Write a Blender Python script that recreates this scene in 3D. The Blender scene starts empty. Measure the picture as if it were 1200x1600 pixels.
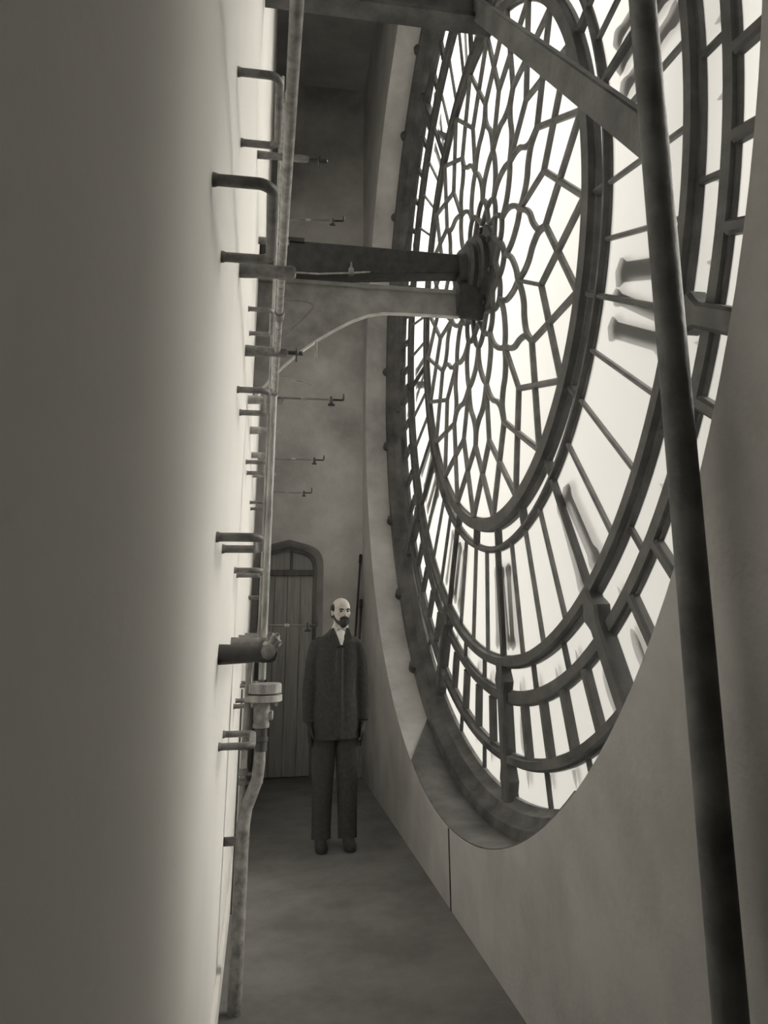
import bpy, bmesh, math, random
from mathutils import Vector, Matrix
random.seed(7)
S = bpy.context.scene
C = S.collection

# ------------------------------------------------------------------ camera
CX, CY, CZ = -1.48809, -4.49919, -2.41140
YAW, PITCH, ROLL, FPX, OX, OY = 0.1763566, 0.3084944, -0.0110752, 1128.033, 615.756, 618.668
f = Vector((math.sin(YAW)*math.cos(PITCH), math.cos(YAW)*math.cos(PITCH), math.sin(PITCH)))
r0 = Vector((math.cos(YAW), -math.sin(YAW), 0)); u0 = r0.cross(f)
rr = math.cos(ROLL)*r0 + math.sin(ROLL)*u0; uu = -math.sin(ROLL)*r0 + math.cos(ROLL)*u0
cd = bpy.data.cameras.new('camera'); cam = bpy.data.objects.new('camera', cd); C.objects.link(cam)
cam.matrix_world = Matrix(((rr.x, uu.x, -f.x, CX), (rr.y, uu.y, -f.y, CY), (rr.z, uu.z, -f.z, CZ), (0, 0, 0, 1)))
cd.sensor_fit = 'VERTICAL'; cd.sensor_height = 32.0; cd.sensor_width = 24.0
cd.lens = 32.0*FPX/1600.0
cd.shift_x = (600.0-OX)/1600.0; cd.shift_y = (OY-800.0)/1600.0
cd.clip_start = 0.02; cd.clip_end = 200
S.camera = cam

# ------------------------------------------------------------------ daylight
WARM = (1.0, 0.965, 0.885)
w = bpy.data.worlds.new('sky'); S.world = w; w.use_nodes = True
bg = w.node_tree.nodes['Background']; bg.inputs[0].default_value = (*WARM, 1); bg.inputs[1].default_value = 0.45
sd = bpy.data.lights.new('sun', 'SUN'); sun = bpy.data.objects.new('sun', sd); C.objects.link(sun)
sd.energy = 4.6; sd.angle = math.radians(3.0); sd.color = WARM
sun.rotation_euler = Vector((-1.0, -0.12, -0.26)).to_track_quat('-Z', 'Y').to_euler()
sun.location = (12, 1.5, 4)
vs = S.view_settings
vs.view_transform = 'Standard'; vs.look = 'None'; vs.exposure = 0.0; vs.gamma = 1.0; vs.use_curve_mapping = False
S.cycles.max_bounces = 14; S.cycles.diffuse_bounces = 12; S.cycles.transmission_bounces = 8
S.cycles.use_denoising = True
S.cycles.sample_clamp_indirect = 6

# ------------------------------------------------------------------ materials
def mat(name, a, b=None, rough=0.8, scale=3.0, detail=6.0, stretch=(1, 1, 1), lo=0.35, hi=0.65, bump=0.0, bscale=60.0, spec=0.3, metal=0.0):
    m = bpy.data.materials.new(name); m.use_nodes = True
    nt = m.node_tree; bs = nt.nodes['Principled BSDF']
    bs.inputs['Roughness'].default_value = rough; bs.inputs['Metallic'].default_value = metal
    bs.inputs['Specular IOR Level'].default_value = spec
    t = lambda v: (v*1.0, v*0.985, v*0.955, 1) if not isinstance(v, tuple) else (*v, 1)
    bs.inputs['Base Color'].default_value = t(a)
    tc = nt.nodes.new('ShaderNodeTexCoord')
    if b is not None:
        mp = nt.nodes.new('ShaderNodeMapping'); mp.inputs['Scale'].default_value = stretch
        nz = nt.nodes.new('ShaderNodeTexNoise'); nz.inputs['Scale'].default_value = scale; nz.inputs['Detail'].default_value = detail
        nz.inputs['Roughness'].default_value = 0.62
        cr = nt.nodes.new('ShaderNodeValToRGB')
        cr.color_ramp.elements[0].position = lo; cr.color_ramp.elements[0].color = t(a)
        cr.color_ramp.elements[1].position = hi; cr.color_ramp.elements[1].color = t(b)
        nt.links.new(tc.outputs['Object'], mp.inputs['Vector']); nt.links.new(mp.outputs['Vector'], nz.inputs['Vector'])
        nt.links.new(nz.outputs['Fac'], cr.inputs['Fac']); nt.links.new(cr.outputs['Color'], bs.inputs['Base Color'])
    if bump:
        n2 = nt.nodes.new('ShaderNodeTexNoise'); n2.inputs['Scale'].default_value = bscale; n2.inputs['Detail'].default_value = 4
        bp = nt.nodes.new('ShaderNodeBump'); bp.inputs['Strength'].default_value = bump; bp.inputs['Distance'].default_value = 0.01
        nt.links.new(tc.outputs['Object'], n2.inputs['Vector']); nt.links.new(n2.outputs['Fac'], bp.inputs['Height'])
        nt.links.new(bp.outputs['Normal'], bs.inputs['Normal'])
    return m
M = {}
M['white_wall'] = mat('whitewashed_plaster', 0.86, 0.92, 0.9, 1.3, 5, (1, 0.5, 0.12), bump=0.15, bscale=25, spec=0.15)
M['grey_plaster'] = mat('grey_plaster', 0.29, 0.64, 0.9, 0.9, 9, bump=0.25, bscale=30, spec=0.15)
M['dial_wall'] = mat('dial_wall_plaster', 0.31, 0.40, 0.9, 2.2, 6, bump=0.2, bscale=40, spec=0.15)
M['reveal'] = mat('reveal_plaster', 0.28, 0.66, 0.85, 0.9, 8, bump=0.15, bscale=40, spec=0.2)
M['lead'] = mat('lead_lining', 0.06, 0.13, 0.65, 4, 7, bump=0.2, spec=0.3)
M['floor'] = mat('dark_floor', 0.12, 0.18, 0.85, 3, 6, bump=0.2, spec=0.2)
M['ceiling'] = mat('ceiling_plaster', 0.3, 0.4, 0.9, 2)
M['iron'] = mat('dark_cast_iron', 0.045, 0.085, 0.55, 9, 6, bump=0.15, bscale=70, spec=0.35)
M['tracery'] = mat('tracery_iron', 0.07, 0.14, 0.5, 8, 5, bump=0.1, bscale=80, spec=0.4)
M['rim'] = mat('rim_iron', 0.035, 0.11, 0.6, 5, 8, bump=0.3, bscale=40, spec=0.35)
M['black_iron'] = mat('black_iron', 0.02, 0.045, 0.5, 14, 5, bump=0.1, spec=0.35)
M['pipe'] = mat('painted_pipe', 0.15, 0.38, 0.5, 24, 6, (1, 1, 0.35), bump=0.12, bscale=90, spec=0.4)
M['pipe_dark'] = mat('worn_pipe_fitting', 0.10, 0.26, 0.6, 22, 6, bump=0.2, bscale=90, spec=0.35)
M['rung'] = mat('iron_rung_paint', 0.10, 0.20, 0.5, 30, 5, bump=0.1, bscale=90, spec=0.35)
M['bracket'] = mat('bracket_paint', 0.17, 0.30, 0.6, 5, 7, bump=0.15, bscale=50, spec=0.3)
M['bracket_lit_edge'] = mat('bracket_painted_lit_edge', 0.50, 0.68, 0.5, 12, 5, spec=0.4)  # paler colour paints the lit line along the curved lower edge
M['brass'] = mat('dull_brass', 0.10, 0.18, 0.4, 20, spec=0.5)
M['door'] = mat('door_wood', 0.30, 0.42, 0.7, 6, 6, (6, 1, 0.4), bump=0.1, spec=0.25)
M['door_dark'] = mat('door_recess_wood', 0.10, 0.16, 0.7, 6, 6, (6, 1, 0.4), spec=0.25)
M['stone'] = mat('stone_arch', 0.26, 0.36, 0.9, 4, 7, bump=0.2, spec=0.15)
M['timber'] = mat('post_timber', 0.09, 0.16, 0.75, 5, 6, (8, 8, 0.6), bump=0.15, spec=0.25)
M['pole'] = mat('dark_pole_wood', 0.03, 0.05, 0.6, 10, spec=0.3)
M['coat'] = mat('black_cloth', 0.034, 0.05, 0.95, 40, 4, bump=0.15, bscale=200, spec=0.1)
M['trousers'] = mat('dark_trousers', 0.045, 0.06, 0.95, 40, 4, spec=0.1)
M['skin'] = mat('skin', (0.43, 0.405, 0.37), (0.54, 0.515, 0.475), 0.6, 18, spec=0.3)
M['hair'] = mat('dark_hair', 0.025, 0.05, 0.8, 60, 3, bump=0.4, bscale=150, spec=0.2)
M['linen'] = mat('white_linen', 0.80, 0.86, 0.8, 20, spec=0.2)
M['silk'] = mat('pale_silk', 0.62, 0.74, 0.5, 20, spec=0.4)
M['leather_hand_shade'] = mat('black_leather_hand_shade', 0.03, 0.045, 0.75, 20, spec=0.2)  # the boots' own black; on the hands it is painted shadow
M['eye'] = mat('eye', 0.05, None, 0.2, spec=0.6)
M['stone_num'] = mat('numeral_iron', 0.03, 0.05, 0.6, 8)
def opal():
    # rolled opal glass: part of the light is diffused evenly, part keeps its forward direction
    m = bpy.data.materials.new('opal_glass'); m.use_nodes = True; nt = m.node_tree
    nt.nodes.remove(nt.nodes['Principled BSDF']); out = nt.nodes['Material Output']
    tr = nt.nodes.new('ShaderNodeBsdfTranslucent'); rf = nt.nodes.new('ShaderNodeBsdfRefraction'); df = nt.nodes.new('ShaderNodeBsdfDiffuse')
    mx = nt.nodes.new('ShaderNodeMixShader'); m2 = nt.nodes.new('ShaderNodeMixShader')
    tc = nt.nodes.new('ShaderNodeTexCoord'); nz = nt.nodes.new('ShaderNodeTexNoise'); nz.inputs['Scale'].default_value = 2.2
    cr = nt.nodes.new('ShaderNodeValToRGB'); cr.color_ramp.elements[0].position = .3; cr.color_ramp.elements[1].position = .7
    cr.color_ramp.elements[0].color = (.90, .89, .87, 1); cr.color_ramp.elements[1].color = (.95, .94, .92, 1)
    rf.inputs['Color'].default_value = (.95, .94, .92, 1); rf.inputs['Roughness'].default_value = .62; rf.inputs['IOR'].default_value = 1.45
    df.inputs['Color'].default_value = (.8, .79, .76, 1); mx.inputs[0].default_value = FORWARD; m2.inputs[0].default_value = 0.10
    nt.links.new(tc.outputs['Object'], nz.inputs['Vector']); nt.links.new(nz.outputs['Fac'], cr.inputs['Fac'])
    nt.links.new(cr.outputs['Color'], tr.inputs['Color'])
    nt.links.new(tr.outputs[0], mx.inputs[1]); nt.links.new(rf.outputs[0], mx.inputs[2])
    nt.links.new(mx.outputs[0], m2.inputs[1]); nt.links.new(df.outputs[0], m2.inputs[2]); nt.links.new(m2.outputs[0], out.inputs['Surface'])
    return m
FORWARD = 0.78
M['glass'] = opal()

# ------------------------------------------------------------------ helpers
class MB:
    """collects vertices and faces for ONE mesh"""
    def __init__(s): s.v = []; s.f = []
    def add(s, vs, fs):
        o = len(s.v); s.v += [Vector(q) for q in vs]; s.f += [tuple(i+o for i in q) for q in fs]; return s
    def box(s, a, b):
        x0, y0, z0 = a; x1, y1, z1 = b
        return s.add([(x0,y0,z0),(x1,y0,z0),(x1,y1,z0),(x0,y1,z0),(x0,y0,z1),(x1,y0,z1),(x1,y1,z1),(x0,y1,z1)],
                     [(0,3,2,1),(4,5,6,7),(0,1,5,4),(1,2,6,5),(2,3,7,6),(3,0,4,7)])
    def loft(s, rings, cap=True):
        n = len(rings[0]); vs = [q for R in rings for q in R]; fs = []
        for k in range(len(rings)-1):
            for i in range(n):
                j = (i+1) % n; fs.append((k*n+i, k*n+j, (k+1)*n+j, (k+1)*n+i))
        if cap: fs += [tuple(reversed(range(n))), tuple((len(rings)-1)*n+i for i in range(n))]
        return s.add(vs, fs)
    def tube(s, path, rad, n=12, cap=True):
        P = [Vector(q) for q in path]; R = rad if isinstance(rad, (list, tuple)) else [rad]*len(P)
        t = (P[1]-P[0]).normalized(); ref = Vector((0, 0, 1)) if abs(t.z) < .9 else Vector((0, 1, 0))
        nrm = t.cross(ref).normalized(); rings = []
        for i, q in enumerate(P):
            d = (P[min(i+1, len(P)-1)]-P[max(i-1, 0)]).normalized()
            nrm = (nrm - d*nrm.dot(d)).normalized(); bn = d.cross(nrm)
            rings.append([q + R[i]*(math.cos(2*math.pi*k/n)*nrm + math.sin(2*math.pi*k/n)*bn) for k in range(n)])
        return s.loft(rings, cap)
    def lathe_x(s, prof, n=48, cy=0.0, cz=0.0):   # prof: (x, r) closed loop around the x axis
        vs = []; fs = []; m = len(prof)
        for k in range(n):
            a = 2*math.pi*k/n
            for (x, r) in prof: vs.append((x, cy-r*math.sin(a), cz+r*math.cos(a)))
        for k in range(n):
            k2 = (k+1) % n
            for i in range(m):
                j = (i+1) % m; fs.append((k*m+i, k*m+j, k2*m+j, k2*m+i))
        return s.add(vs, fs)
    def lathe(s, c, axis, prof, n=20):             # open profile (t along axis, r) closed at both ends
        ax = Vector(axis).normalized(); ref = Vector((0, 0, 1)) if abs(ax.z) < .9 else Vector((1, 0, 0))
        e1 = ax.cross(ref).normalized(); e2 = ax.cross(e1); c = Vector(c)
        return s.loft([[c + ax*t + r*(math.cos(2*math.pi*k/n)*e1 + math.sin(2*math.pi*k/n)*e2) for k in range(n)] for t, r in prof])
    def ell(s, c, r, n=16, m=10, rot=None):
        rings = []
        for j in range(m+1):
            th = math.pi*j/m; th = min(max(th, .02), math.pi-.02); R = []
            for k in range(n):
                a = 2*math.pi*k/n
                q = Vector((r[0]*math.sin(th)*math.cos(a), r[1]*math.sin(th)*math.sin(a), r[2]*math.cos(th)))
                if rot: q = rot @ q
                R.append(q + Vector(c))
            rings.append(R)
        return s.loft(rings)
    def prism(s, poly, h0, h1, fn):                # poly of (a, b) extruded h0..h1, fn(a, b, h) -> point
        n = len(poly); vs = [fn(a, b, h0) for a, b in poly] + [fn(a, b, h1) for a, b in poly]
        return s.add(vs, [tuple(reversed(range(n))), tuple(range(n, 2*n))] + [(i, (i+1) % n, n+(i+1) % n, n+i) for i in range(n)])
    def mesh(s, name, m, smooth=35, face_x=0):
        me = bpy.data.meshes.new(name); me.from_pydata([tuple(q) for q in s.v], [], s.f); me.update()
        bm = bmesh.new(); bm.from_mesh(me); bmesh.ops.recalc_face_normals(bm, faces=bm.faces)
        if face_x:
            for q in bm.faces:
                q.normal_update()
                if q.normal.x*face_x < 0: q.normal_flip()
        bm.to_mesh(me); bm.free()
        me.materials.append(m)
        if smooth:
            for q in me.polygons: q.use_smooth = True
            me.set_sharp_from_angle(angle=math.radians(smooth))
        return me
    def build(s, name, m, parent=None, smooth=35, bevel=0.0, seg=2):
        return put(name, s.mesh(name, m, smooth), parent, bevel, seg)
def put(name, me, parent=None, bevel=0.0, seg=2):
    o = bpy.data.objects.new(name, me); C.objects.link(o)
    if parent: o.parent = parent
    if bevel:
        b = o.modifiers.new('bevel', 'BEVEL'); b.width = bevel; b.segments = seg; b.limit_method = 'ANGLE'; b.angle_limit = math.radians(40)
    return o
def tag(o, label, cat, group=None):
    o['label'] = label; o['category'] = cat
    if group: o['group'] = group
    return o
def struct(o): o['kind'] = 'structure'; return o
def thing(name, label, cat, loc=(0, 0, 0), group=None):
    o = bpy.data.objects.new(name, None); C.objects.link(o); o.location = loc; o.empty_display_size = .1
    return tag(o, label, cat, group)
def copy_tree(root, loc):
    t = root.copy(); C.objects.link(t); t.location = loc
    for ch in list(root.children):
        c = ch.copy(); C.objects.link(c); c.parent = t
        for g in ch.children:
            d = g.copy(); C.objects.link(d); d.parent = c
    return t
def arc(c, e1, e2, r, a0, a1, n):
    c, e1, e2 = Vector(c), Vector(e1), Vector(e2)
    return [c + r*(math.cos(math.radians(a0+(a1-a0)*k/n))*e1 + math.sin(math.radians(a0+(a1-a0)*k/n))*e2) for k in range(n+1)]

# ------------------------------------------------------------------ the setting
XW, XR, YF, YN, ZF, ZC = -1.610, -0.40, 3.75, -5.2, -3.90, 4.7
struct(MB().box((XW-.1, YN, ZF-.15), (XR+.45, YF+.6, ZF)).build('floor', M['floor'], smooth=0))
struct(MB().box((XW-.1, YN, ZC), (XR+.45, YF+.6, ZC+.15)).build('ceiling', M['ceiling'], smooth=0))
struct(MB().box((XW-.25, YN, ZF-.15), (XW, YF+.6, ZC+.15)).build('wall_left', M['white_wall'], smooth=0))
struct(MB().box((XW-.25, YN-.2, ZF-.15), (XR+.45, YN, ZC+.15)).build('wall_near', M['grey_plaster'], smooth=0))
# far wall: one plate with the arched door opening cut out of its foot
DX, DH, DZ = -1.222, 0.386, -1.77
ARCH = [(1.0, 0.0), (0.985, .06), (.94, .12), (.86, .168), (.74, .205), (.55, .236), (.30, .262), (0.0, .290)]
def door_outline(off, z0=ZF):
    h = DH-off; k = h/DH
    R = [(DX+h*a, DZ+b*k*1.0 - (0 if a > .99 else off*.25)) for a, b in ARCH]
    L = [(DX-(x-DX), z) for x, z in reversed(R[:-1])]
    return [(DX+h, z0)] + R + L + [(DX-h, z0)]
out = door_outline(0)
poly = [(XW, ZF), ] + [(XW, ZC), (XR+.02, ZC), (XR+.02, ZF)] + out
poly = [q for q in poly]
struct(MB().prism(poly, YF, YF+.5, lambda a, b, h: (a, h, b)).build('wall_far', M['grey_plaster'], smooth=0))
# door: stone chamfer, dark reveal, leaf, transom, boards
d1 = bpy.data.objects.new('door_1', None); C.objects.link(d1); d1.location = (DX, YF, ZF); struct(d1)
def rel(mb, o):
    for i, q in enumerate(mb.v): mb.v[i] = q - Vector(o)
    return mb
dl = (DX, YF, ZF)
oa, ob = door_outline(.001), door_outline(.065)
mb = MB()
mb.loft([[Vector((a[0], YF-.004, a[1])), Vector((b[0], YF+.075, b[1])), Vector((b[0], YF+.2, b[1])), Vector((a[0], YF+.2, a[1]))] for a, b in zip(oa, ob)])
rel(mb, dl).build('stone_surround', M['stone'], d1, smooth=50)
oc = door_outline(.105)
mb = MB(); mb.loft([[Vector((b[0], YF+.10, b[1])), Vector((c[0], YF+.115, c[1])), Vector((c[0], YF+.2, c[1])), Vector((b[0], YF+.2, b[1]))] for b, c in zip(ob, oc)])
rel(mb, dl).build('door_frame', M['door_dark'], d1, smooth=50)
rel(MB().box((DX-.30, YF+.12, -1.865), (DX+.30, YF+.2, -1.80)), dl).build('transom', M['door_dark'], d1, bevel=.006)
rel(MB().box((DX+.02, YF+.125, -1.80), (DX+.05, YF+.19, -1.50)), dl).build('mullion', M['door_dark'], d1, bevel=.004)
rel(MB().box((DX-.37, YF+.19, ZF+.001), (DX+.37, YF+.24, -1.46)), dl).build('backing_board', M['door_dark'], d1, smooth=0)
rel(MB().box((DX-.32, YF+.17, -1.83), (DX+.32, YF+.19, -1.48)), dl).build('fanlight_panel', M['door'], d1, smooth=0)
for k in range(4):
    x0 = DX-.285+k*.1425
    rel(MB().box((x0+.002, YF+.15, ZF+.01), (x0+.1405, YF+.185, -1.866)), dl).build('plank', M['door'], d1, smooth=0, bevel=.003)
rel(MB().tube([(DX-.2, YF+.13, -2.95), (DX-.2, YF+.10, -2.95), (DX-.2, YF+.09, -2.99), (DX-.2, YF+.10, -3.03), (DX-.2, YF+.145, -3.03)], .009, 8), dl).build('door_handle', M['black_iron'], d1)
# dial wall with its round opening
RO = 3.501
def ray_rect(a):
    dy, dz = -math.sin(a), math.cos(a); t = 1e9
    if dy > 1e-9: t = min(t, (YF+.6)/dy)
    if dy < -1e-9: t = min(t, YN/dy)
    if dz > 1e-9: t = min(t, (ZC+.15)/dz)
    if dz < -1e-9: t = min(t, (ZF-.15)/dz)
    return (dy*t, dz*t)
angs = [2*math.pi*k/180 for k in range(180)]
for (cy, cz) in ((YF+.6, ZC+.15), (YN, ZC+.15), (YN, ZF-.15), (YF+.6, ZF-.15)): angs.append(math.atan2(-cy, cz) % (2*math.pi))
angs = sorted(angs); mb = MB()
for x in (XR, .02):
    n = len(angs)
    vs = [(x, -RO*math.sin(a), RO*math.cos(a)) for a in angs] + [(x, *ray_rect(a)) for a in angs]
    mb.add(vs, [(i, (i+1) % n, n+(i+1) % n, n+i) for i in range(n)])
n = len(angs)
mb.f += [(i, (i+1) % n, 2*n+(i+1) % n, 2*n+i) for i in range(n)] + [(n+i, n+(i+1) % n, 3*n+(i+1) % n, 3*n+i) for i in range(n)]
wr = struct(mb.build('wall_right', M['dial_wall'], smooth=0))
struct(MB().lathe_x([(XR+.0005, 3.4995), (XR+.0005, 3.54), (.0, 3.54), (.0, 3.4995)], 180).build('trim_1', M['reveal'], smooth=40))
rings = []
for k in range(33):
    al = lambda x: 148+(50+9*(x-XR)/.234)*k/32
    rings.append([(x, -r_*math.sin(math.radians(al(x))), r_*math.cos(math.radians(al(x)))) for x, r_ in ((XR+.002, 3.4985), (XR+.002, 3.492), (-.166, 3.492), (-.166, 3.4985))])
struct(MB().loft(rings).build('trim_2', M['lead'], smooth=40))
MB().box((XR-.005, -.006, ZF), (XR+.002, .006, -3.50)).build('joint_strip', M['black_iron'], wr, smooth=0)
# low skirting along the white wall
struct(MB().box((XW, YN, ZF), (XW+.018, YF, ZF+.16)).build('baseboard_left', M['white_wall'], bevel=.004))

# ------------------------------------------------------------------ the clock dial
dial = thing('clock_dial', 'huge round iron clock dial seen from behind, glazed with glowing opal panes', 'clock dial')
def D(r, a, x=0.0): a = math.radians(a); return Vector((x, -r*math.sin(a), r*math.cos(a)))
def ring(name, a, b, d, m=M['iron'], lip=.01, n=180):
    MB().lathe_x([(.012, a), (-d*.35, a), (-d*.45, a+lip), (-d, a+lip*1.2), (-d, b-lip*1.2), (-d*.45, b-lip), (-d*.35, b), (.012, b)], n).build(name, m, dial)
ring('tracery_ring', 1.732, 1.832, .062)
ring('inner_ring', 1.924, 1.966, .046)
ring('numeral_ring', 2.588, 2.664, .054, lip=.012)
ring('minute_ring', 2.784, 2.866, .029, lip=.012)
ring('outer_ring', 3.124, 3.190, .056, M['rim'], lip=.012)
MB().lathe_x([(.015, 3.352), (-.02, 3.352), (-.035, 3.375), (-.085, 3.385), (-.10, 3.42), (-.155, 3.44), (-.165, 3.505), (.015, 3.505)], 180).build('rim', M['rim'], dial, smooth=50)
# lugs on the rim every 15 degrees
lug = MB().prism([(.05*math.cos(math.radians(t)), .05*math.sin(math.radians(t))) for t in range(0, 181, 20)], 3.435, 3.498, lambda a, b, h: (-.155-b, -a, h)).mesh('lug', M['rim'])
def turn(name, me, a, dx=0.0):
    o = put(name, me, dial); o.rotation_euler = (math.radians(a), 0, 0); o.location.x = dx; return o
for k in range(24):
    if not 145 < 7.5+15*k < 212: turn('lug', lug, 7.5+15*k)
def bar_mesh(name, ra, rb, wd, d, m):
    c = min(.3*wd, .3*d)
    return MB().loft([[(.008, -wd/2, r), (-d+c, -wd/2, r), (-d, -wd/2+c, r), (-d, wd/2-c, r), (-d+c, wd/2, r), (.008, wd/2, r)] for r in (ra, rb)]).mesh(name, m)
def bars(name, ra, rb, wd, d, m, count, skip=(), dx=0.0):
    me = bar_mesh(name, ra, rb, wd, d, m)
    for k in range(count):
        a = 360*k/count
        if any(abs(a-s) < .1 for s in skip): continue
        turn(name, me, a, dx)
HOURS = [30*k for k in range(12)]
bars('inner_band_bar', 1.825, 1.93, .034, .04, M['iron'], 24)
bars('glazing_bar', 1.96, 2.595, .020, .020, M['tracery'], 48, HOURS, -.012)
bars('hour_bar', 1.96, 2.595, .026, .032, M['iron'], 12, (), -.012)
bars('minute_band_bar', 2.66, 2.79, .024, .020, M['iron'], 36, HOURS)
bars('minute_bar', 2.86, 3.13, .052, .036, M['iron'], 60, HOURS)
bars('outer_band_bar', 3.185, 3.36, .024, .018, M['iron'], 36, HOURS)
def post_mesh():
    prof = [(2.63, .045), (2.68, .045), (2.705, .062), (2.735, .078), (2.765, .062), (2.80, .046), (3.15, .046), (3.20, .046), (3.235, .06), (3.27, .075), (3.30, .062), (3.33, .05), (3.37, .06), (3.40, .06)]
    mb = MB(); mb.loft([[(.008, -w_, r), (-.055, -w_, r), (-.068, -w_+.014, r), (-.068, w_-.014, r), (-.055, w_, r), (.008, w_, r)] for r, w_ in prof])
    return mb.mesh('hour_post', M['iron'])
pm = post_mesh()
for a in HOURS: turn('hour_post', pm, a)
# tracery curves (r, degrees) in one 30 degree sector
def spline(P, n=6):
    Q = [P[0]] + P + [P[-1]]; out = []
    for i in range(1, len(Q)-2):
        p0, p1, p2, p3 = Q[i-1], Q[i], Q[i+1], Q[i+2]
        for k in range(n):
            t = k/n
            out.append(tuple(.5*((2*p1[j]) + (-p0[j]+p2[j])*t + (2*p0[j]-5*p1[j]+4*p2[j]-p3[j])*t*t + (-p0[j]+3*p1[j]-3*p2[j]+p3[j])*t**3) for j in (0, 1)))
    return out + [P[-1]]
def cart(P): return [(-r*math.sin(math.radians(a)), r*math.cos(math.radians(a))) for r, a in P]
HUMP = cart([(.45, 0), (.49, 5), (.517, 10), (.53, 15), (.517, 20), (.49, 25), (.45, 30)])
INNER = cart([(.45, 0), (.395, 7), (.362, 15), (.395, 23), (.45, 30)])
OG1 = cart([(.53, 15), (.61, 13.6), (.69, 10.3), (.785, 4.7), (.845, 0)])
OG2 = cart([(.845, 0), (.93, -3.3), (1.0, -7), (1.05, -11.2), (1.13, -14.4), (1.235, -15)])
OGEE = OG1 + OG2[1:]
flip = lambda P: [(-y, z) for y, z in P]
def rot(P, a):
    a = math.radians(a); return [(y*math.cos(a)-z*math.sin(a), y*math.sin(a)+z*math.cos(a)) for y, z in P]
def ribbon(P, wd, d, m, name, n=5):
    Q = [Vector(q) for q in (spline(P, n) if len(P) > 2 else P)]; rings = []
    for i, q in enumerate(Q):
        t = (Q[min(i+1, len(Q)-1)]-Q[max(i-1, 0)]).normalized(); s = Vector((-t.y, t.x))*wd/2; c = .3
        pt = lambda k, x: (x, q.x+s.x*k, q.y+s.y*k)
        rings.append([pt(-1, .008), pt(-1, -d*.65), pt(-.5, -d), pt(.5, -d), pt(1, -d*.65), pt(1, .008)])
    return MB().loft(rings).mesh(name, m)
TW, TD, TX = .034, .024, -.036
segs = [('petal_bar', ribbon(HUMP, .032, .024, M['iron'], 'petal_bar'), 12), ('petal_bar', ribbon(INNER, .032, .024, M['iron'], 'petal_bar'), 12),
        ('ogee_bar', ribbon(OGEE, TW, TD, M['tracery'], 'ogee_bar'), 12), ('ogee_bar', ribbon(flip(OGEE), TW, TD, M['tracery'], 'ogee_bar'), 12),
        ('radial_bar', ribbon(cart([(.835, 0), (1.265, 0)]), .024, TD, M['tracery'], 'radial_bar'), 12),
        ('lattice_bar', ribbon(cart([(1.242, 0), (1.745, 15)]), TW, TD, M['tracery'], 'lattice_bar'), 24),
        ('lattice_bar', ribbon(cart([(1.242, 0), (1.745, -15)]), TW, TD, M['tracery'], 'lattice_bar'), 24)]
for nm, me, cnt in segs:
    for k in range(cnt): turn(nm, me, 360*k/cnt, TX)
# panes: each its own object
def pane_mesh(P, x=.004):
    n = len(P); cy = sum(q[0] for q in P)/n; cz = sum(q[1] for q in P)/n
    return MB().add([(x, y, z) for y, z in P] + [(x, cy, cz)], [(i, (i+1) % n, n) for i in range(n)]).mesh('pane', M['glass'], smooth=0, face_x=-1)
sp = lambda P: spline(P, 3)
def xcut():
    a0, a1 = cart([(1.242, 0), (1.745, 15)]); b0, b1 = cart([(1.242, 15), (1.745, 0)])
    d = (a1[0]-a0[0])*(b1[1]-b0[1])-(a1[1]-a0[1])*(b1[0]-b0[0])
    t = ((b0[0]-a0[0])*(b1[1]-b0[1])-(b0[1]-a0[1])*(b1[0]-b0[0]))/d
    return (a0[0]+t*(a1[0]-a0[0]), a0[1]+t*(a1[1]-a0[1]))
XP = xcut(); MN, NN, R0, R15 = cart([(1.242, 0), (1.242, 15), (1.76, 0), (1.76, 15)])
og1, og2 = sp(OG1), sp(OG2)                       # T(15)->L(0) ; L(0)->N(-15)
leaf = sp(HUMP)[:sp(HUMP).index(min(sp(HUMP), key=lambda q: abs(math.hypot(*q)-.53)))+1] + og1[1:]      # (.34,0)->T(15)->L(0)
cells = [(sp(HUMP) + list(reversed(sp(INNER)))[1:-1], 12),
         (leaf + list(reversed(flip(leaf)))[1:-1], 12),
         (og1 + flip(og2)[1:] + list(reversed(rot(flip(rot(og1 + flip(og2)[1:], -15)), 15)))[1:-1], 12),
         (flip(og2) + [XP, MN], 12), (flip(flip(og2) + [XP, MN]), 12),
         ([MN, XP, R0, flip([XP])[0]], 24),
         ([XP, R0, *cart([(1.76, 7.5)]), R15], 24)]
for P, cnt in cells:
    me = pane_mesh(P)
    for k in range(cnt): turn('tracery_pane', me, 360*k/cnt, TX)
def band(ra, rb, cnt, dx=0.0):
    st = 360/cnt; m_ = 6
    P = cart([(ra, st*k/m_) for k in range(m_+1)]) + cart([(rb, st*k/m_) for k in range(m_, -1, -1)])
    me = pane_mesh(P)
    for k in range(cnt): turn('pane', me, st*k, dx)
band(1.825, 1.93, 24); band(1.96, 2.595, 48, -.012); band(2.66, 2.79, 36); band(2.86, 3.13, 60); band(3.185, 3.36, 36)
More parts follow.
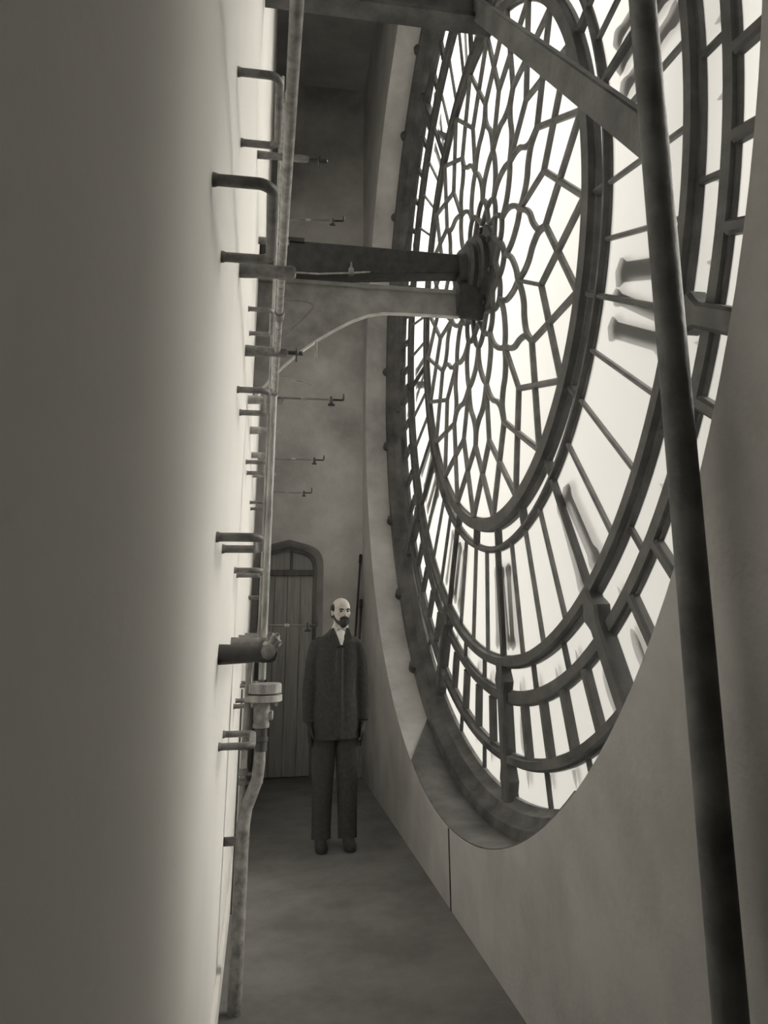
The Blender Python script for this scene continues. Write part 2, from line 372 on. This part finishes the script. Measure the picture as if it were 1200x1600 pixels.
# iron numerals and minute spikes fixed outside the glass
def stroke(mb, r_a, r_b, t0, t1, wd=.085):        # t: tangential offset in metres at inner and outer end
    L = r_b-r_a; c = .055
    pts = [(0, 0), (c*.5, wd*.62), (c, wd*.62), (c*1.7, wd*.42), (L-c*1.7, wd*.42), (L-c, wd*.62), (L-c*.5, wd*.62), (L, 0)]
    full = pts + [(a, -b) for a, b in reversed(pts[1:-1])]
    mb.prism(full, .05, .075, lambda a, b, h: (h, -(t0+(t1-t0)*a/L+b), r_a+a))
NUM = {1: 'I', 2: 'II', 3: 'III', 4: 'IV', 5: 'V', 6: 'VI', 7: 'VII', 8: 'VIII', 9: 'IX', 10: 'X', 11: 'XI', 12: 'XII'}
for hnum, txt in NUM.items():
    mb = MB(); wds = {'I': .14, 'V': .25, 'X': .27}; tot = sum(wds[c] for c in txt); t = tot/2
    for ch in txt:                                  # seen from inside the numerals run mirrored
        wd = wds[ch]; c = t-wd/2; t -= wd
        if ch == 'I': stroke(mb, 2.03, 2.54, c, c)
        if ch == 'V': stroke(mb, 2.03, 2.54, c-.05, c-.105, .10); stroke(mb, 2.03, 2.54, c+.05, c+.105, .06)
        if ch == 'X': stroke(mb, 2.03, 2.54, c-.085, c+.085); stroke(mb, 2.03, 2.54, c+.085, c-.085)
    turn('numeral', mb.mesh('numeral', M['stone_num'], smooth=0), 30*hnum)
mb = MB()
for rb_, s in ((2.795, -1), (3.185, 1)):
    mb.prism([(-.022, 0), (.022, 0), (.018, .04), (0, .085), (-.018, .04)], .05, .07, lambda a, b, h: (h, a, rb_+s*b))
sm = mb.mesh('minute_spike', M['stone_num'], smooth=0)
for k in range(60): turn('minute_spike', sm, 6*k+2.0)
mb = MB()
for s in (-1, 1):
    mb.prism([(s*(.17+.035*math.cos(t)-.0), 2.99+.10*math.sin(t)) for t in [math.pi*2*k/14 for k in range(14)]], .06, .08, lambda a, b, h: (h, a, b))
om = mb.mesh('hour_ornament', M['stone_num'], smooth=0)
for a in HOURS: turn('hour_ornament', om, a)

# ------------------------------------------------------------------ bearing, arbor arm and bracket at the dial's centre
b = thing('dial_bearing', 'dark iron bearing boss covering the centre of the clock dial', 'bearing', (-.02, 0, 0))
MB().lathe((0, 0, 0), (-1, 0, 0), [(-.015, .335), (.02, .345), (.035, .33), (.04, .27), (.075, .26), (.085, .225), (.10, .22)], 48).build('flange', M['black_iron'], b)
MB().lathe((0, 0, 0), (-1, 0, 0), [(.10, .205), (.13, .21), (.15, .19), (.155, .14), (.20, .13)], 40).build('hub', M['black_iron'], b)
for k in range(8):
    a = math.radians(22.5+45*k)
    MB().lathe((-.035, -.30*math.sin(a), .30*math.cos(a)), (-1, 0, 0), [(0, .024), (.018, .024), (.024, .016), (.028, .010)], 6).build('bolt', M['black_iron'], b)
MB().lathe((-.02, 0, -.22), (-1, 0, 0), [(0, .135), (.155, .135), (.17, .125), (.20, .125)], 28).build('bracket_boss', M['black_iron'], b)

a_ = thing('arbor_arm', 'dark tapering iron arm running from the pipes to the dial centre', 'iron arm', (XW, 0, 0))
def box_sec(x, z0, z1, hw): return [(x, -hw, z0), (x, hw, z0), (x, hw, z1), (x, -hw, z1)]
MB().loft([box_sec(.002, -.155, .105, .085), box_sec(.55, -.12, .105, .08), box_sec(1.33, -.05, .103, .07), box_sec(1.405, -.05, .103, .07)]).build('beam', M['black_iron'], a_, bevel=.012)
MB().loft([box_sec(.14, .085, .118, .10), box_sec(.30, .085, .118, .10)]).build('clamp_plate', M['black_iron'], a_, bevel=.004)
MB().tube([(.10, -.10, -.15), (.40, -.095, -.145), (.60, -.09, -.12), (.75, -.09, -.10)], .007, 8).build('oil_pipe', M['pipe'], a_)
MB().lathe((.62, -.09, -.135), (0, 0, 1), [(0, .018), (.05, .018), (.06, .008), (.10, .006)], 12).build('oil_cup', M['brass'], a_)

k_ = thing('support_bracket', 'pale painted iron bracket with curved underside carrying the dial centre', 'bracket', (XW, 0, 0))
low = [(0.002, -1.02), (.06, -.95), (.18, -.80), (.30, -.68), (.425, -.58), (.55, -.495), (.65, -.435), (.75, -.392), (.85, -.368), (1.0, -.362), (1.385, -.362)]
top = [(1.385, -.165), (1.25, -.165), (1.2, -.168), (.6, -.165), (.002, -.165)]
MB().prism(low+top, -.010, .010, lambda a, b_, h: (a, h, b_)).build('web', M['bracket'], k_, smooth=0)
# flanges: top and curved bottom, wider than the web
def flange(pts, th, hw, nm, m):
    rings = []
    for i, (x, z) in enumerate(pts):
        p_, q_ = pts[max(i-1, 0)], pts[min(i+1, len(pts)-1)]; t = Vector((q_[0]-p_[0], q_[1]-p_[1])).normalized(); n_ = Vector((-t.y, t.x))*th
        rings.append([(x-n_.x*.4, -hw, z-n_.y*.4), (x-n_.x*.4, hw, z-n_.y*.4), (x+n_.x, hw, z+n_.y), (x+n_.x, -hw, z+n_.y)])
    MB().loft(rings).build(nm, m, k_, smooth=30)
flange(low, .009, .013, 'lower_flange', M['bracket_lit_edge'])
flange([(.002, -.183), (.6, -.183), (1.2, -.185), (1.385, -.185)], .02, .035, 'upper_flange', M['bracket'])
MB().tube([(.05, -.012, -.30), (.33, -.012, -.31), (.37, -.012, -.33), (.365, -.012, -.36), (.30, -.012, -.44), (.12, -.012, -.64), (.05, -.012, -.70)], .008, 8).build('raised_panel_edge', M['bracket'], k_)
MB().tube([(.40, -.012, -.605), (.40, -.012, -.72)], .008, 8).build('hanging_pin', M['pipe'], k_)

# ------------------------------------------------------------------ pipework on the white wall
PX = -1.472
g = thing('gas_pipe', 'long pale gas pipe running overhead along the white wall', 'pipe', (PX, 0, -1.26))
MB().tube([(0, -5.0, 0), (0, 3.745, 0)], .0138, 16).build('pipe', M['pipe'], g)
for y in (-1.9, .3, 2.4): MB().lathe((0, y, 0), (0, 1, 0), [(-.03, .0175), (-.028, .0195), (.028, .0195), (.03, .0175)], 14).build('coupling', M['pipe_dark'], g)
g2 = thing('gas_pipe', 'short highest gas pipe above the overhead one, ending at the arbor arm', 'pipe', (PX-.012, 0, -.12))
MB().tube([(0, -1.75, 0), (0, -.105, 0)], .0125, 14).build('pipe', M['pipe'], g2)
MB().lathe((0, -1.75, 0), (0, -1, 0), [(-.02, .017), (.012, .017), (.016, .009), (.03, .009)], 8).build('end_cap', M['pipe_dark'], g2)
g3 = thing('gas_pipe', 'lowest gas pipe seen end-on in a cluster of taps at head height', 'pipe', (PX+.006, 0, -2.478))
MB().tube([(0, -2.27, 0), (0, 3.745, 0)], .015, 14).build('pipe', M['pipe_dark'], g3)
MB().lathe((0, -2.27, 0), (0, -1, 0), [(-.03, .022), (.01, .022), (.014, .012), (.03, .012)], 8).build('end_cap', M['pipe_dark'], g3)
for y, dx, dz in ((-2.05, .02, .03), (-1.8, .03, .012), (-1.55, .012, .03), (-1.05, .03, .02)):
    t = MB().lathe((dx, y, dz), (dx, 0, dz), [(-.02, .012), (.006, .016), (.016, .01), (.02, .006)], 10).build('tap', M['pipe_dark'], g3)
    MB().box((dx*1.5-.004, y-.018, dz*1.5-.004), (dx*1.5+.004, y+.018, dz*1.5+.004)).build('tap_key', M['pipe_dark'], t, bevel=.002)

def wall_bracket(y, z, ln, rd, label, mt, tap=None, group='pipe brackets on the white wall'):
    t = thing('pipe_bracket', label, 'bracket', (XW, y, z), group)
    MB().lathe((0, 0, 0), (1, 0, 0), [(.0005, rd*1.0), (.02, rd*.98), (ln*.62, rd*.82), (ln*.70, rd*.80)], 20).build('shank', mt, t)
    MB().loft([[(ln*.66+dx, sy*rd*.62, sz*rd*k) for sy, sz in ((-1, -.6), (-.6, -1), (.6, -1), (1, -.6), (1, .6), (.6, 1), (-.6, 1), (-1, .6))] for dx, k in ((0, .72), (ln*.1, .85), (ln*.26, .82), (ln*.32, .6), (ln*.34, .3))]).build('clasp', mt, t)
    MB().lathe((ln*.92, 0, 0), (1, 0, 0), [(-.004, .014), (.006, .014), (.009, .008)], 6).build('nut', M['pipe'], t)
    if tap:
        MB().lathe((ln+.0, 0, 0), (1, 0, 0), [(-.005, .009), (tap*.45, .009), (tap*.5, .015), (tap*.62, .015), (tap*.7, .01), (tap*.95, .011), (tap, .006)], 12).build('tap', M['black_iron'], t)
        MB().box((ln+tap*.5, -.006, -.042), (ln+tap*.62, .006, .022)).build('tap_lever', M['black_iron'], t, bevel=.003)
    return t
wall_bracket(-2.30, -1.296+.012, .185, .0275, 'thick dark pipe bracket on the overhead pipe, nearest one', M['rung'])
wall_bracket(-1.50, -1.262, .186, .0255, 'dark pipe bracket with black tap, second along the overhead pipe', M['rung'], .065)
wall_bracket(-.78, -1.262, .187, .024, 'pale clasp bracket behind an iron rung, third along the overhead pipe', M['pipe'])
wall_bracket(-.13, -1.258, .188, .024, 'pale clasp bracket just below a rung, fourth along the overhead pipe', M['pipe'])
wall_bracket(.55, -1.258, .186, .022, 'small far clasp bracket, fifth along the overhead pipe', M['pipe'])
wall_bracket(1.25, -1.258, .186, .022, 'small far clasp bracket, sixth along the overhead pipe', M['pipe'])
wall_bracket(-1.34, -.145, .26, .021, 'dark bracket with black tap on the highest pipe', M['rung'], .094)
wall_bracket(-.44, -.12, .19, .024, 'short bracket of the highest pipe behind the big iron rung', M['rung'])
wall_bracket(-2.19, -2.486, .17, .029, 'thick dark bracket at the near end of the lowest pipe', M['black_iron'])
wall_bracket(-1.30, -2.474, .175, .026, 'second bracket of the lowest pipe, stepped behind the thick one', M['rung'])
wall_bracket(-.25, -2.474, .18, .025, 'third bracket of the lowest pipe, stepped behind the second', M['rung'])
wall_bracket(1.3, -2.474, .18, .025, 'fourth and farthest bracket of the lowest pipe', M['rung'])

# U-shaped iron rungs fixed in the wall
def rung_mesh(half):
    r_, L = .028, .108
    P = [(.0005, -half, 0), (L-r_, -half, 0)] + [tuple(q) for q in arc((L-r_, -half+r_, 0), (0, -1, 0), (1, 0, 0), r_, 0, 90, 6)][1:] + \
        [tuple(q) for q in arc((L-r_, half-r_, 0), (1, 0, 0), (0, 1, 0), r_, 0, 90, 6)] + [(.0005, half, 0)]
    return MB().tube(P, .0112, 14).mesh('rung_bar', M['rung'], smooth=60)
rme = rung_mesh(.145)
sock = MB().lathe((.0005, 0, 0), (1, 0, 0), [(0, .0135), (.005, .013), (.009, .0115)], 14).mesh('socket', M['rung'])
RUNGS = [(-2.79, -1.045, 'iron rung at the top of the white wall beside the overhead pipe'),
         (-1.28, -1.03, 'small iron rung between the two dark pipe brackets'),
         (-3.19, -1.638, 'biggest dark iron rung, at upper left of the white wall'),
         (-1.865, -1.607, 'pale iron rung in front of the third overhead clasp'),
         (-.49, -1.567, 'thin pale iron rung level with the burner arm above the door'),
         (.88, -1.561, 'smallest far iron rung above the door arch'),
         (-2.48, -2.195, 'dark iron rung beside the top of the door arch'),
         (-1.235, -2.186, 'pale stubby iron rung beside the door transom'),
         (2.1, -2.166, 'tiny far iron rung beside the upper door planks'),
         (-1.725, -2.778, 'dark iron rung at lower left beside the bent pipe'),
         (-.395, -2.783, 'pale iron rung just under the pipe flange'),
         (.75, -2.77, 'tiny far iron rung level with the pipe flange')]
for y, z, lab in RUNGS:
    t = thing('iron_rung', lab, 'iron rung', (XW, y, z), 'iron rungs set in the white wall')
    put('rung_bar', rme, t)
    for s in (-1, 1):
        o = put('socket', sock, t); o.location = (0, s*.145, 0)

# gas burners on long thin arms
def burner(y, z, x0, x1, label, droop=0.0, up=.035):
    L = x1-x0
    t = thing('gas_burner', label, 'gas burner', (x0, y, z), 'gas burners on thin arms')
    MB().tube([(0, 0, 0), (L*.4, 0, droop*.4), (L*.78, 0, droop*.8)], [.006, .0055, .005], 10).build('arm', M['brass'], t)
    MB().lathe((L*.42, 0, droop*.42), (1, 0, 0), [(-.014, .007), (-.012, .010), (.012, .010), (.014, .007)], 10).build('knuckle', M['pipe'], t)
    c = (L*.82, 0, droop*.82)
    tp = MB().lathe(c, (0, 0, 1), [(-.022, .006), (-.018, .010), (.012, .010), (.018, .006)], 10).build('tap', M['black_iron'], t)
    MB().box((c[0]-.018, -.004, c[2]-.034), (c[0]+.018, .004, c[2]-.022)).build('tap_key', M['black_iron'], tp, bevel=.002)
    MB().tube([(c[0], 0, c[2]), (L-.008, 0, droop), (L-.002, 0, droop+.002), (L, 0, droop+.012), (L, 0, droop+up)], [.0065, .006, .006, .006, .0045], 10).build('burner_tip', M['black_iron'], t)
    return t
burner(-.71, -.12, PX, -1.107, 'thin gas burner arm high on the far wall side, above the arbor arm', .02)
burner(-.83, -1.26, PX, -1.108, 'long gas burner arm below the curved bracket, longest in view')
burner(.64, -1.26, PX, -1.095, 'middle gas burner arm halfway between bracket and door arch')
burner(2.0, -1.26, PX, -1.095, 'small gas burner arm just above the door arch', 0, .05)
burner(-.05, -2.40, PX, -1.168, 'gas burner arm crossing the door at head height beside the coated person', -.005, .045)
MB_ = MB().tube([(0, 0, 0), (.16, 0, -.03)], .006, 8)
tag(put('gas_nozzle', MB_.mesh('gas_nozzle', M['pipe'])), 'short pale gas nozzle stub below the curved bracket', 'gas nozzle').location = (PX+.02, -1.15, -1.255)

# riser with flange, lower bent pipe, thin companion pipe
RY = -.90
rz = thing('riser_pipe', 'vertical pipe with wide flange and bent foot beside the door', 'pipe', (PX, RY, ZF))
zz = lambda z: z-ZF
MB().tube([(-.004, 0, zz(-1.262)), (-.004, 0, zz(-2.64))], .0165, 16).build('pipe', M['pipe'], rz)
MB().lathe((-.004, 0, zz(-1.262)), (0, 1, 0), [(-.03, .018), (-.028, .022), (.028, .022), (.03, .018)], 14).build('tee', M['pipe_dark'], rz)
fl = MB().lathe((.012, 0, zz(-2.655)), (0, 0, -1), [(0, .068), (.003, .074), (.040, .074), (.043, .068)], 28).build('upper_flange', M['pipe'], rz)
MB().lathe((.006, 0, zz(-2.703)), (0, 0, -1), [(0, .080), (.002, .084), (.026, .084), (.029, .08)], 28).build('lower_flange', M['pipe'], rz)
for k in range(6):
    a = math.radians(30+60*k)
    MB().lathe((.012+.06*math.cos(a), .06*math.sin(a), zz(-2.735)), (0, 0, -1), [(0, .009), (.012, .009), (.016, .005)], 6).build('flange_bolt', M['pipe_dark'], rz)
MB().lathe((0, 0, zz(-2.735)), (0, 0, -1), [(0, .034), (.02, .037), (.07, .036), (.085, .033), (.088, .037), (.105, .037), (.108, .03)], 20).build('elbow_fitting', M['pipe_dark'], rz)
MB().lathe((.028, 0, zz(-2.79)), (1, 0, 0), [(0, .02), (.02, .02), (.024, .014)], 12).build('side_plug', M['pipe'], rz)
MB().lathe((.002, 0, zz(-2.845)), (0, 0, -1), [(0, .026), (.03, .026), (.034, .031), (.05, .031), (.054, .026), (.09, .028), (.095, .02)], 16).build('union', M['black_iron'], rz)
P = [(.0, 0, zz(-2.93)), (-.001, 0, zz(-2.99)), (-.008, 0, zz(-3.05)), (-.03, 0, zz(-3.11)), (-.05, 0, zz(-3.16)), (-.058, 0, zz(-3.22)), (-.060, 0, zz(-3.3)), (-.060, 0, .001)]
MB().tube(P, [.025, .026, .027, .028, .0285, .029, .029, .029], 18).build('bent_foot', M['pipe_dark'], rz, smooth=70)
MB().box((-.138, -.012, zz(-3.30)), (-.03, .012, zz(-3.268))).build('wall_clamp', M['rung'], rz, bevel=.003)
cp = thing('thin_pipe', 'thin vertical pipe between the riser and the white wall', 'pipe', (-1.497, RY+.02, ZF))
MB().tube([(-.004, 0, zz(.75)), (0, 0, zz(-1.5)), (0, 0, zz(-2.40)), (-.004, 0, zz(-2.46)), (-.03, 0, zz(-2.55)), (-.038, 0, zz(-2.62)), (-.046, 0, zz(-3.1)), (-.05, 0, .001)], [.0085]*3+[.01, .013, .015, .0135, .013], 12).build('pipe', M['pipe'], cp, smooth=70)
for z, r_ in ((-2.50, .018), (-2.92, .019), (-3.02, .02), (-3.06, .019)):
    MB().lathe((-.03 if z > -2.6 else -.045, 0, zz(z)), (0, 0, 1), [(-.014, r_*.8), (-.011, r_), (.011, r_), (.014, r_*.8)], 14).build('coupling', M['pipe_dark'], cp)
for z in (-3.03, -3.065): MB().tube([(-.045, 0, zz(z)), (.045, -.005, zz(z))], .006, 8).build('cross_stub', M['pipe_dark'], cp)
tag(put('thin_conduit', MB().tube([(0, 0, 0), (0, 0, 1.14)], .005, 8).mesh('thin_conduit', M['black_iron'])), 'very thin dark conduit standing against the foot of the white wall', 'conduit').location = (XW+.024, .2, ZF)

# ------------------------------------------------------------------ things in the corridor
for (x0, y0, z0, x1, y1, z1, rd, lab) in ((-.60, 3.50, ZF+.002, -.425, 3.715, -1.64, .012, 'tall dark pole leaning in the corner behind the coated person'),
                                         (-.53, 3.40, ZF+.002, -.435, 3.60, -2.13, .013, 'shorter dark pole leaning beside the tall one behind the coated person')):
    t = thing('pole', lab, 'pole', (x0, y0, z0), 'poles in the corner')
    MB().tube([(0, 0, 0), ((x1-x0)*.5, (y1-y0)*.5, (z1-z0)*.5), (x1-x0, y1-y0, z1-z0)], rd, 12).build('shaft', M['pole'], t)
    d = Vector((x1-x0, y1-y0, z1-z0)).normalized(); e = Vector((x1-x0, y1-y0, z1-z0))
    MB().lathe(e-d*.10, d, [(0, rd*1.0), (.004, rd*1.5), (.09, rd*1.5), (.10, rd*1.1)], 12).build('ferrule', M['black_iron'], t)
t = thing('iron_stanchion', 'dark upright iron stanchion with a slanting brace before the near dial edge', 'stanchion', (-.50, -2.998, ZF))
ly = lambda z: -.083*(z+1.204)                     # it leans a little
MB().tube([(0, ly(z), z-ZF) for z in (ZF+.001, -3, -2, -1, 0, 1, 2, 3, 4, ZC-.001)], .037, 20).build('upright', M['rim'], t)
MB().lathe((0, ly(ZF), 0), (0, 0, 1), [(.001, .09), (.02, .09), (.025, .06), (.08, .045)], 20).build('foot_plate', M['rim'], t)
MB().loft([[(-.022, y_, z_-ZF), (.022, y_, z_-ZF), (.022, y_, z_+.17-ZF), (-.022, y_, z_+.17-ZF)] for y_, z_ in ((.0, -1.26), (1.40, .62))]).build('brace', M['rim'], t, bevel=.006)
tb = thing('tie_beam', 'dark iron beam crossing the corridor above the stanchion brace', 'beam', (-1.0, -1.57, .62))
MB().box((-.606, -.06, 0), (.596, .06, .03)).build('lower_flange', M['rim'], tb); MB().box((-.606, -.012, .03), (.596, .012, .19)).build('web', M['rim'], tb); MB().box((-.606, -.06, .19), (.596, .06, .22)).build('upper_flange', M['rim'], tb)

# ------------------------------------------------------------------ the man
PXm, PYm = -.915, 1.35
man = thing('person', 'person in long black coat, white collar and pale tie, standing upright beside the arched door', 'person', (PXm, PYm, ZF))
def remesh(mb, name, m, vox, parent, smooth_it=6):
    me0 = mb.mesh('tmp', m, 0); o = bpy.data.objects.new('tmp', me0); C.objects.link(o)
    md = o.modifiers.new('r', 'REMESH'); md.mode = 'VOXEL'; md.voxel_size = vox
    ms = o.modifiers.new('s', 'SMOOTH'); ms.factor = .5; ms.iterations = smooth_it
    dg = bpy.context.evaluated_depsgraph_get(); me = bpy.data.meshes.new_from_object(o.evaluated_get(dg))
    bpy.data.objects.remove(o); me.name = name
    me.materials.clear(); me.materials.append(m)
    for q in me.polygons: q.use_smooth = True
    return put(name, me, parent)
TURN = Matrix.Rotation(math.radians(14), 3, 'Z')     # head turned a little towards the dial
HC = Vector((.03, -.02, 1.598)); HS = (.90, .94, .86)
def hd(x, y, z): return HC + TURN @ Vector((x*HS[0], y*HS[1], z*HS[2]))
def he(mb, c, r, n=14, m=10): mb.ell(hd(*c), (r[0]*HS[0], r[1]*HS[1], r[2]*HS[2]), n, m, TURN)
body = MB()
he(body, (0, .008, .030), (.078, .096, .090), 20, 14)
he(body, (0, -.012, -.03), (.064, .078, .088), 20, 14)
he(body, (0, -.045, -.075), (.042, .042, .035))
he(body, (0, -.072, .022), (.052, .022, .014))                      # brow
body.loft([[hd(x*w_, y_, z_) for x, y_ in ((-1, yb), (1, yb), (.35, yf), (-.35, yf))] for z_, w_, yb, yf in ((.018, .008, -.07, -.092), (-.008, .011, -.07, -.102), (-.028, .017, -.068, -.108), (-.038, .013, -.066, -.092))])  # nose
for s_ in (-1, 1):
    he(body, (s_*.040, -.062, -.018), (.022, .020, .017))           # cheek
    he(body, (s_*.078, .012, -.008), (.009, .020, .031))            # ear
body.tube([(.012, .016, 1.38), (.018, .006, 1.46), (.028, -.006, 1.54)], [.064, .053, .052], 16)
# trunk, arms, legs as one figure
def sec(z, a, b_, cy=0, n=20, cx=0): return [(cx+a*math.cos(2*math.pi*k/n), cy+b_*math.sin(2*math.pi*k/n), z) for k in range(n)]
body.loft([sec(.80, .14, .10), sec(.95, .15, .115), sec(1.08, .135, .10), sec(1.22, .15, .11), sec(1.35, .155, .10), sec(1.41, .11, .075), sec(1.45, .06, .055)])
AX = .196
for s_ in (-1, 1):
    body.tube([(s_*.135, .0, 1.375), (s_*.178, .012, 1.15), (s_*.194, .0, 1.02), (s_*(AX+.001), -.03, .84), (s_*AX, -.038, .80)], [.055, .045, .041, .032, .026], 14)
    body.tube([(s_*.082, 0, .86), (s_*.088, -.012, .50), (s_*.09, .0, .42), (s_*.094, .012, .10), (s_*.094, .012, .05)], [.08, .060, .053, .042, .04], 14)
    # palm, four fingers, thumb: a relaxed hand hanging down
    body.loft([[(s_*AX+dx, -.04+dy, z_) for dx, dy in ((-.014, -w_), (.014, -w_), (.016, 0), (.014, w_), (-.014, w_), (-.016, 0))] for z_, w_ in ((.815, .024), (.78, .036), (.745, .041), (.722, .040))])
    for dy, ln in ((-.031, .066), (-.0105, .076), (.0105, .072), (.031, .056)):
        body.tube([(s_*AX, -.04+dy, .735), (s_*(AX-.002), -.042+dy*1.05, .725-ln*.45), (s_*(AX-.010), -.044+dy*1.08, .725-ln*.78), (s_*(AX-.022), -.046+dy*1.08, .725-ln)], [.0095, .0088, .0082, .007], 8)
    body.tube([(s_*(AX-.006), -.066, .79), (s_*(AX-.014), -.090, .765), (s_*(AX-.018), -.100, .738), (s_*(AX-.02), -.102, .718)], [.012, .0105, .0095, .008], 8)
bo = remesh(body, 'body', M['skin'], .0062, man, 3); bo.data.materials.append(M['leather_hand_shade'])
for q in bo.data.polygons:
    if q.center.z < .835 and abs(q.center.x) > .155: q.material_index = 1      # hands coloured dark, standing in for the shadow over them
# coat
coat = MB()
coat.loft([sec(.705, .188, .16, .01, 28), sec(.76, .185, .158, .008, 28), sec(.92, .172, .15, 0, 28), sec(1.06, .155, .136, 0, 28), sec(1.20, .163, .134, 0, 28), sec(1.31, .168, .128, 0, 28), sec(1.375, .16, .112, .002, 28), sec(1.415, .122, .094, .006, 28, .004), sec(1.45, .080, .078, .01, 28, .012), sec(1.475, .068, .070, .014, 28, .016)])
for s_ in (-1, 1):
    coat.tube([(s_*.105, .004, 1.378), (s_*.142, .006, 1.35), (s_*.172, .012, 1.24), (s_*.190, .012, 1.10), (s_*.203, -.004, .98), (s_*.203, -.028, .86), (s_*.20, -.034, .822)], [.052, .068, .062, .057, .052, .046, .047], 16)
coat.loft([[(x, -.118-.02*(1-abs(x)/.2)+dy, z_) for x, dy in ((-.012, .03), (-.012, -.02), (.03, -.025), (.03, .03))] for z_ in (.72, 1.34)])     # front overlap
remesh(coat, 'coat', M['coat'], .0085, man, 4)
CXN = .022
for s_ in (-1, 1):     # lapels and collar wings
    MB().prism([(s_*.068, 1.470), (s_*.050, 1.482), (s_*.004, 1.372), (s_*.004, 1.335), (s_*.060, 1.38), (s_*.090, 1.405)], -.160, -.132,
               lambda a, b_, h: (a+CXN*.8, h+max(0, (b_-1.34))*.55, b_)).build('lapel', M['coat'], man, bevel=.003)
    MB().prism([(s_*.014, 1.452), (s_*.050, 1.512), (s_*.062, 1.488), (s_*.030, 1.428)], -.104, -.090, lambda a, b_, h: (a+CXN, h+abs(a)*.75, b_)).build('collar_wing', M['linen'], man, bevel=.002)
MB().loft([[(CXN+.056*math.cos(t)*k, .006+.060*math.sin(t)*k, z_) for t in [2*math.pi*i/24 for i in range(24)]] for z_, k in ((1.44, 1.12), (1.485, 1.05), (1.497, 1.02), (1.497, .95), (1.45, 1.0))], cap=False).build('collar_band', M['linen'], man)
MB().prism([(-.036, 1.452), (.036, 1.452), (.008, 1.362), (-.006, 1.362)], -.140, -.118, lambda a, b_, h: (a+CXN*.9, h+(b_-1.36)*.42, b_)).build('shirt_front', M['linen'], man, bevel=.003)
tie = MB(); tie.loft([[(CXN+sx*w_, yy+sy*.008, z_) for sx, sy in ((-1, 0), (-.5, -1), (.5, -1), (1, 0), (.5, 1), (-.5, 1))] for z_, w_, yy in ((1.466, .013, -.098), (1.452, .019, -.106), (1.438, .015, -.114), (1.428, .022, -.120), (1.395, .020, -.136), (1.358, .007, -.150))])
tie.build('tie', M['silk'], man)
# hair and beard
hair = MB()
for s_ in (-1, 1):
    he(hair, (s_*.069, .018, .030), (.017, .050, .042)); he(hair, (s_*.064, .035, -.012), (.018, .045, .045))
he(hair, (0, .068, .015), (.066, .04, .060))
remesh(hair, 'hair', M['hair'], .005, man, 3)
beard = MB()
he(beard, (0, -.058, -.094), (.042, .042, .036)); he(beard, (0, -.056, -.110), (.030, .034, .030)); he(beard, (0, -.070, -.078), (.032, .028, .022))
he(beard, (0, -.088, -.050), (.034, .016, .011))
for s_ in (-1, 1):
    beard.tube([hd(s_*.068, .008, -.020), hd(s_*.062, -.014, -.058), hd(s_*.048, -.040, -.086), hd(s_*.022, -.062, -.098)], [.007, .011, .014, .018], 10)
    he(beard, (s_*.030, -.078, -.066), (.012, .013, .022))
remesh(beard, 'beard', M['hair'], .005, man, 3)
for s_ in (-1, 1):
    m_ = MB(); he(m_, (s_*.030, -.078, .002), (.011, .008, .007)); m_.build('eye', M['eye'], man)
    MB().tube([hd(s_*.013, -.093, .018), hd(s_*.030, -.092, .024), hd(s_*.050, -.080, .018)], [.004, .0052, .003], 8).build('eyebrow', M['hair'], man)
# trousers and boots
for s in (-1, 1):
    MB().tube([(s*.082, 0, .80), (s*.088, -.008, .50), (s*.09, .0, .40), (s*.094, .006, .12), (s*.094, .0, .055)], [.094, .082, .076, .068, .070], 18).build('trouser_leg', M['trousers'], man)
    mb = MB()
    mb.loft([[(s*.100+w_*math.cos(t), y_+.0, .002+h_*(.5+.5*math.sin(t)) if math.sin(t) > -.2 else .002) for t in [2*math.pi*i/16 for i in range(16)]] for y_, w_, h_ in ((.062, .02, .05), (.05, .036, .085), (.0, .04, .10), (-.06, .042, .07), (-.12, .045, .05), (-.165, .034, .04), (-.185, .015, .025))])
    mb.build('boot', M['leather_hand_shade'], man, smooth=60)
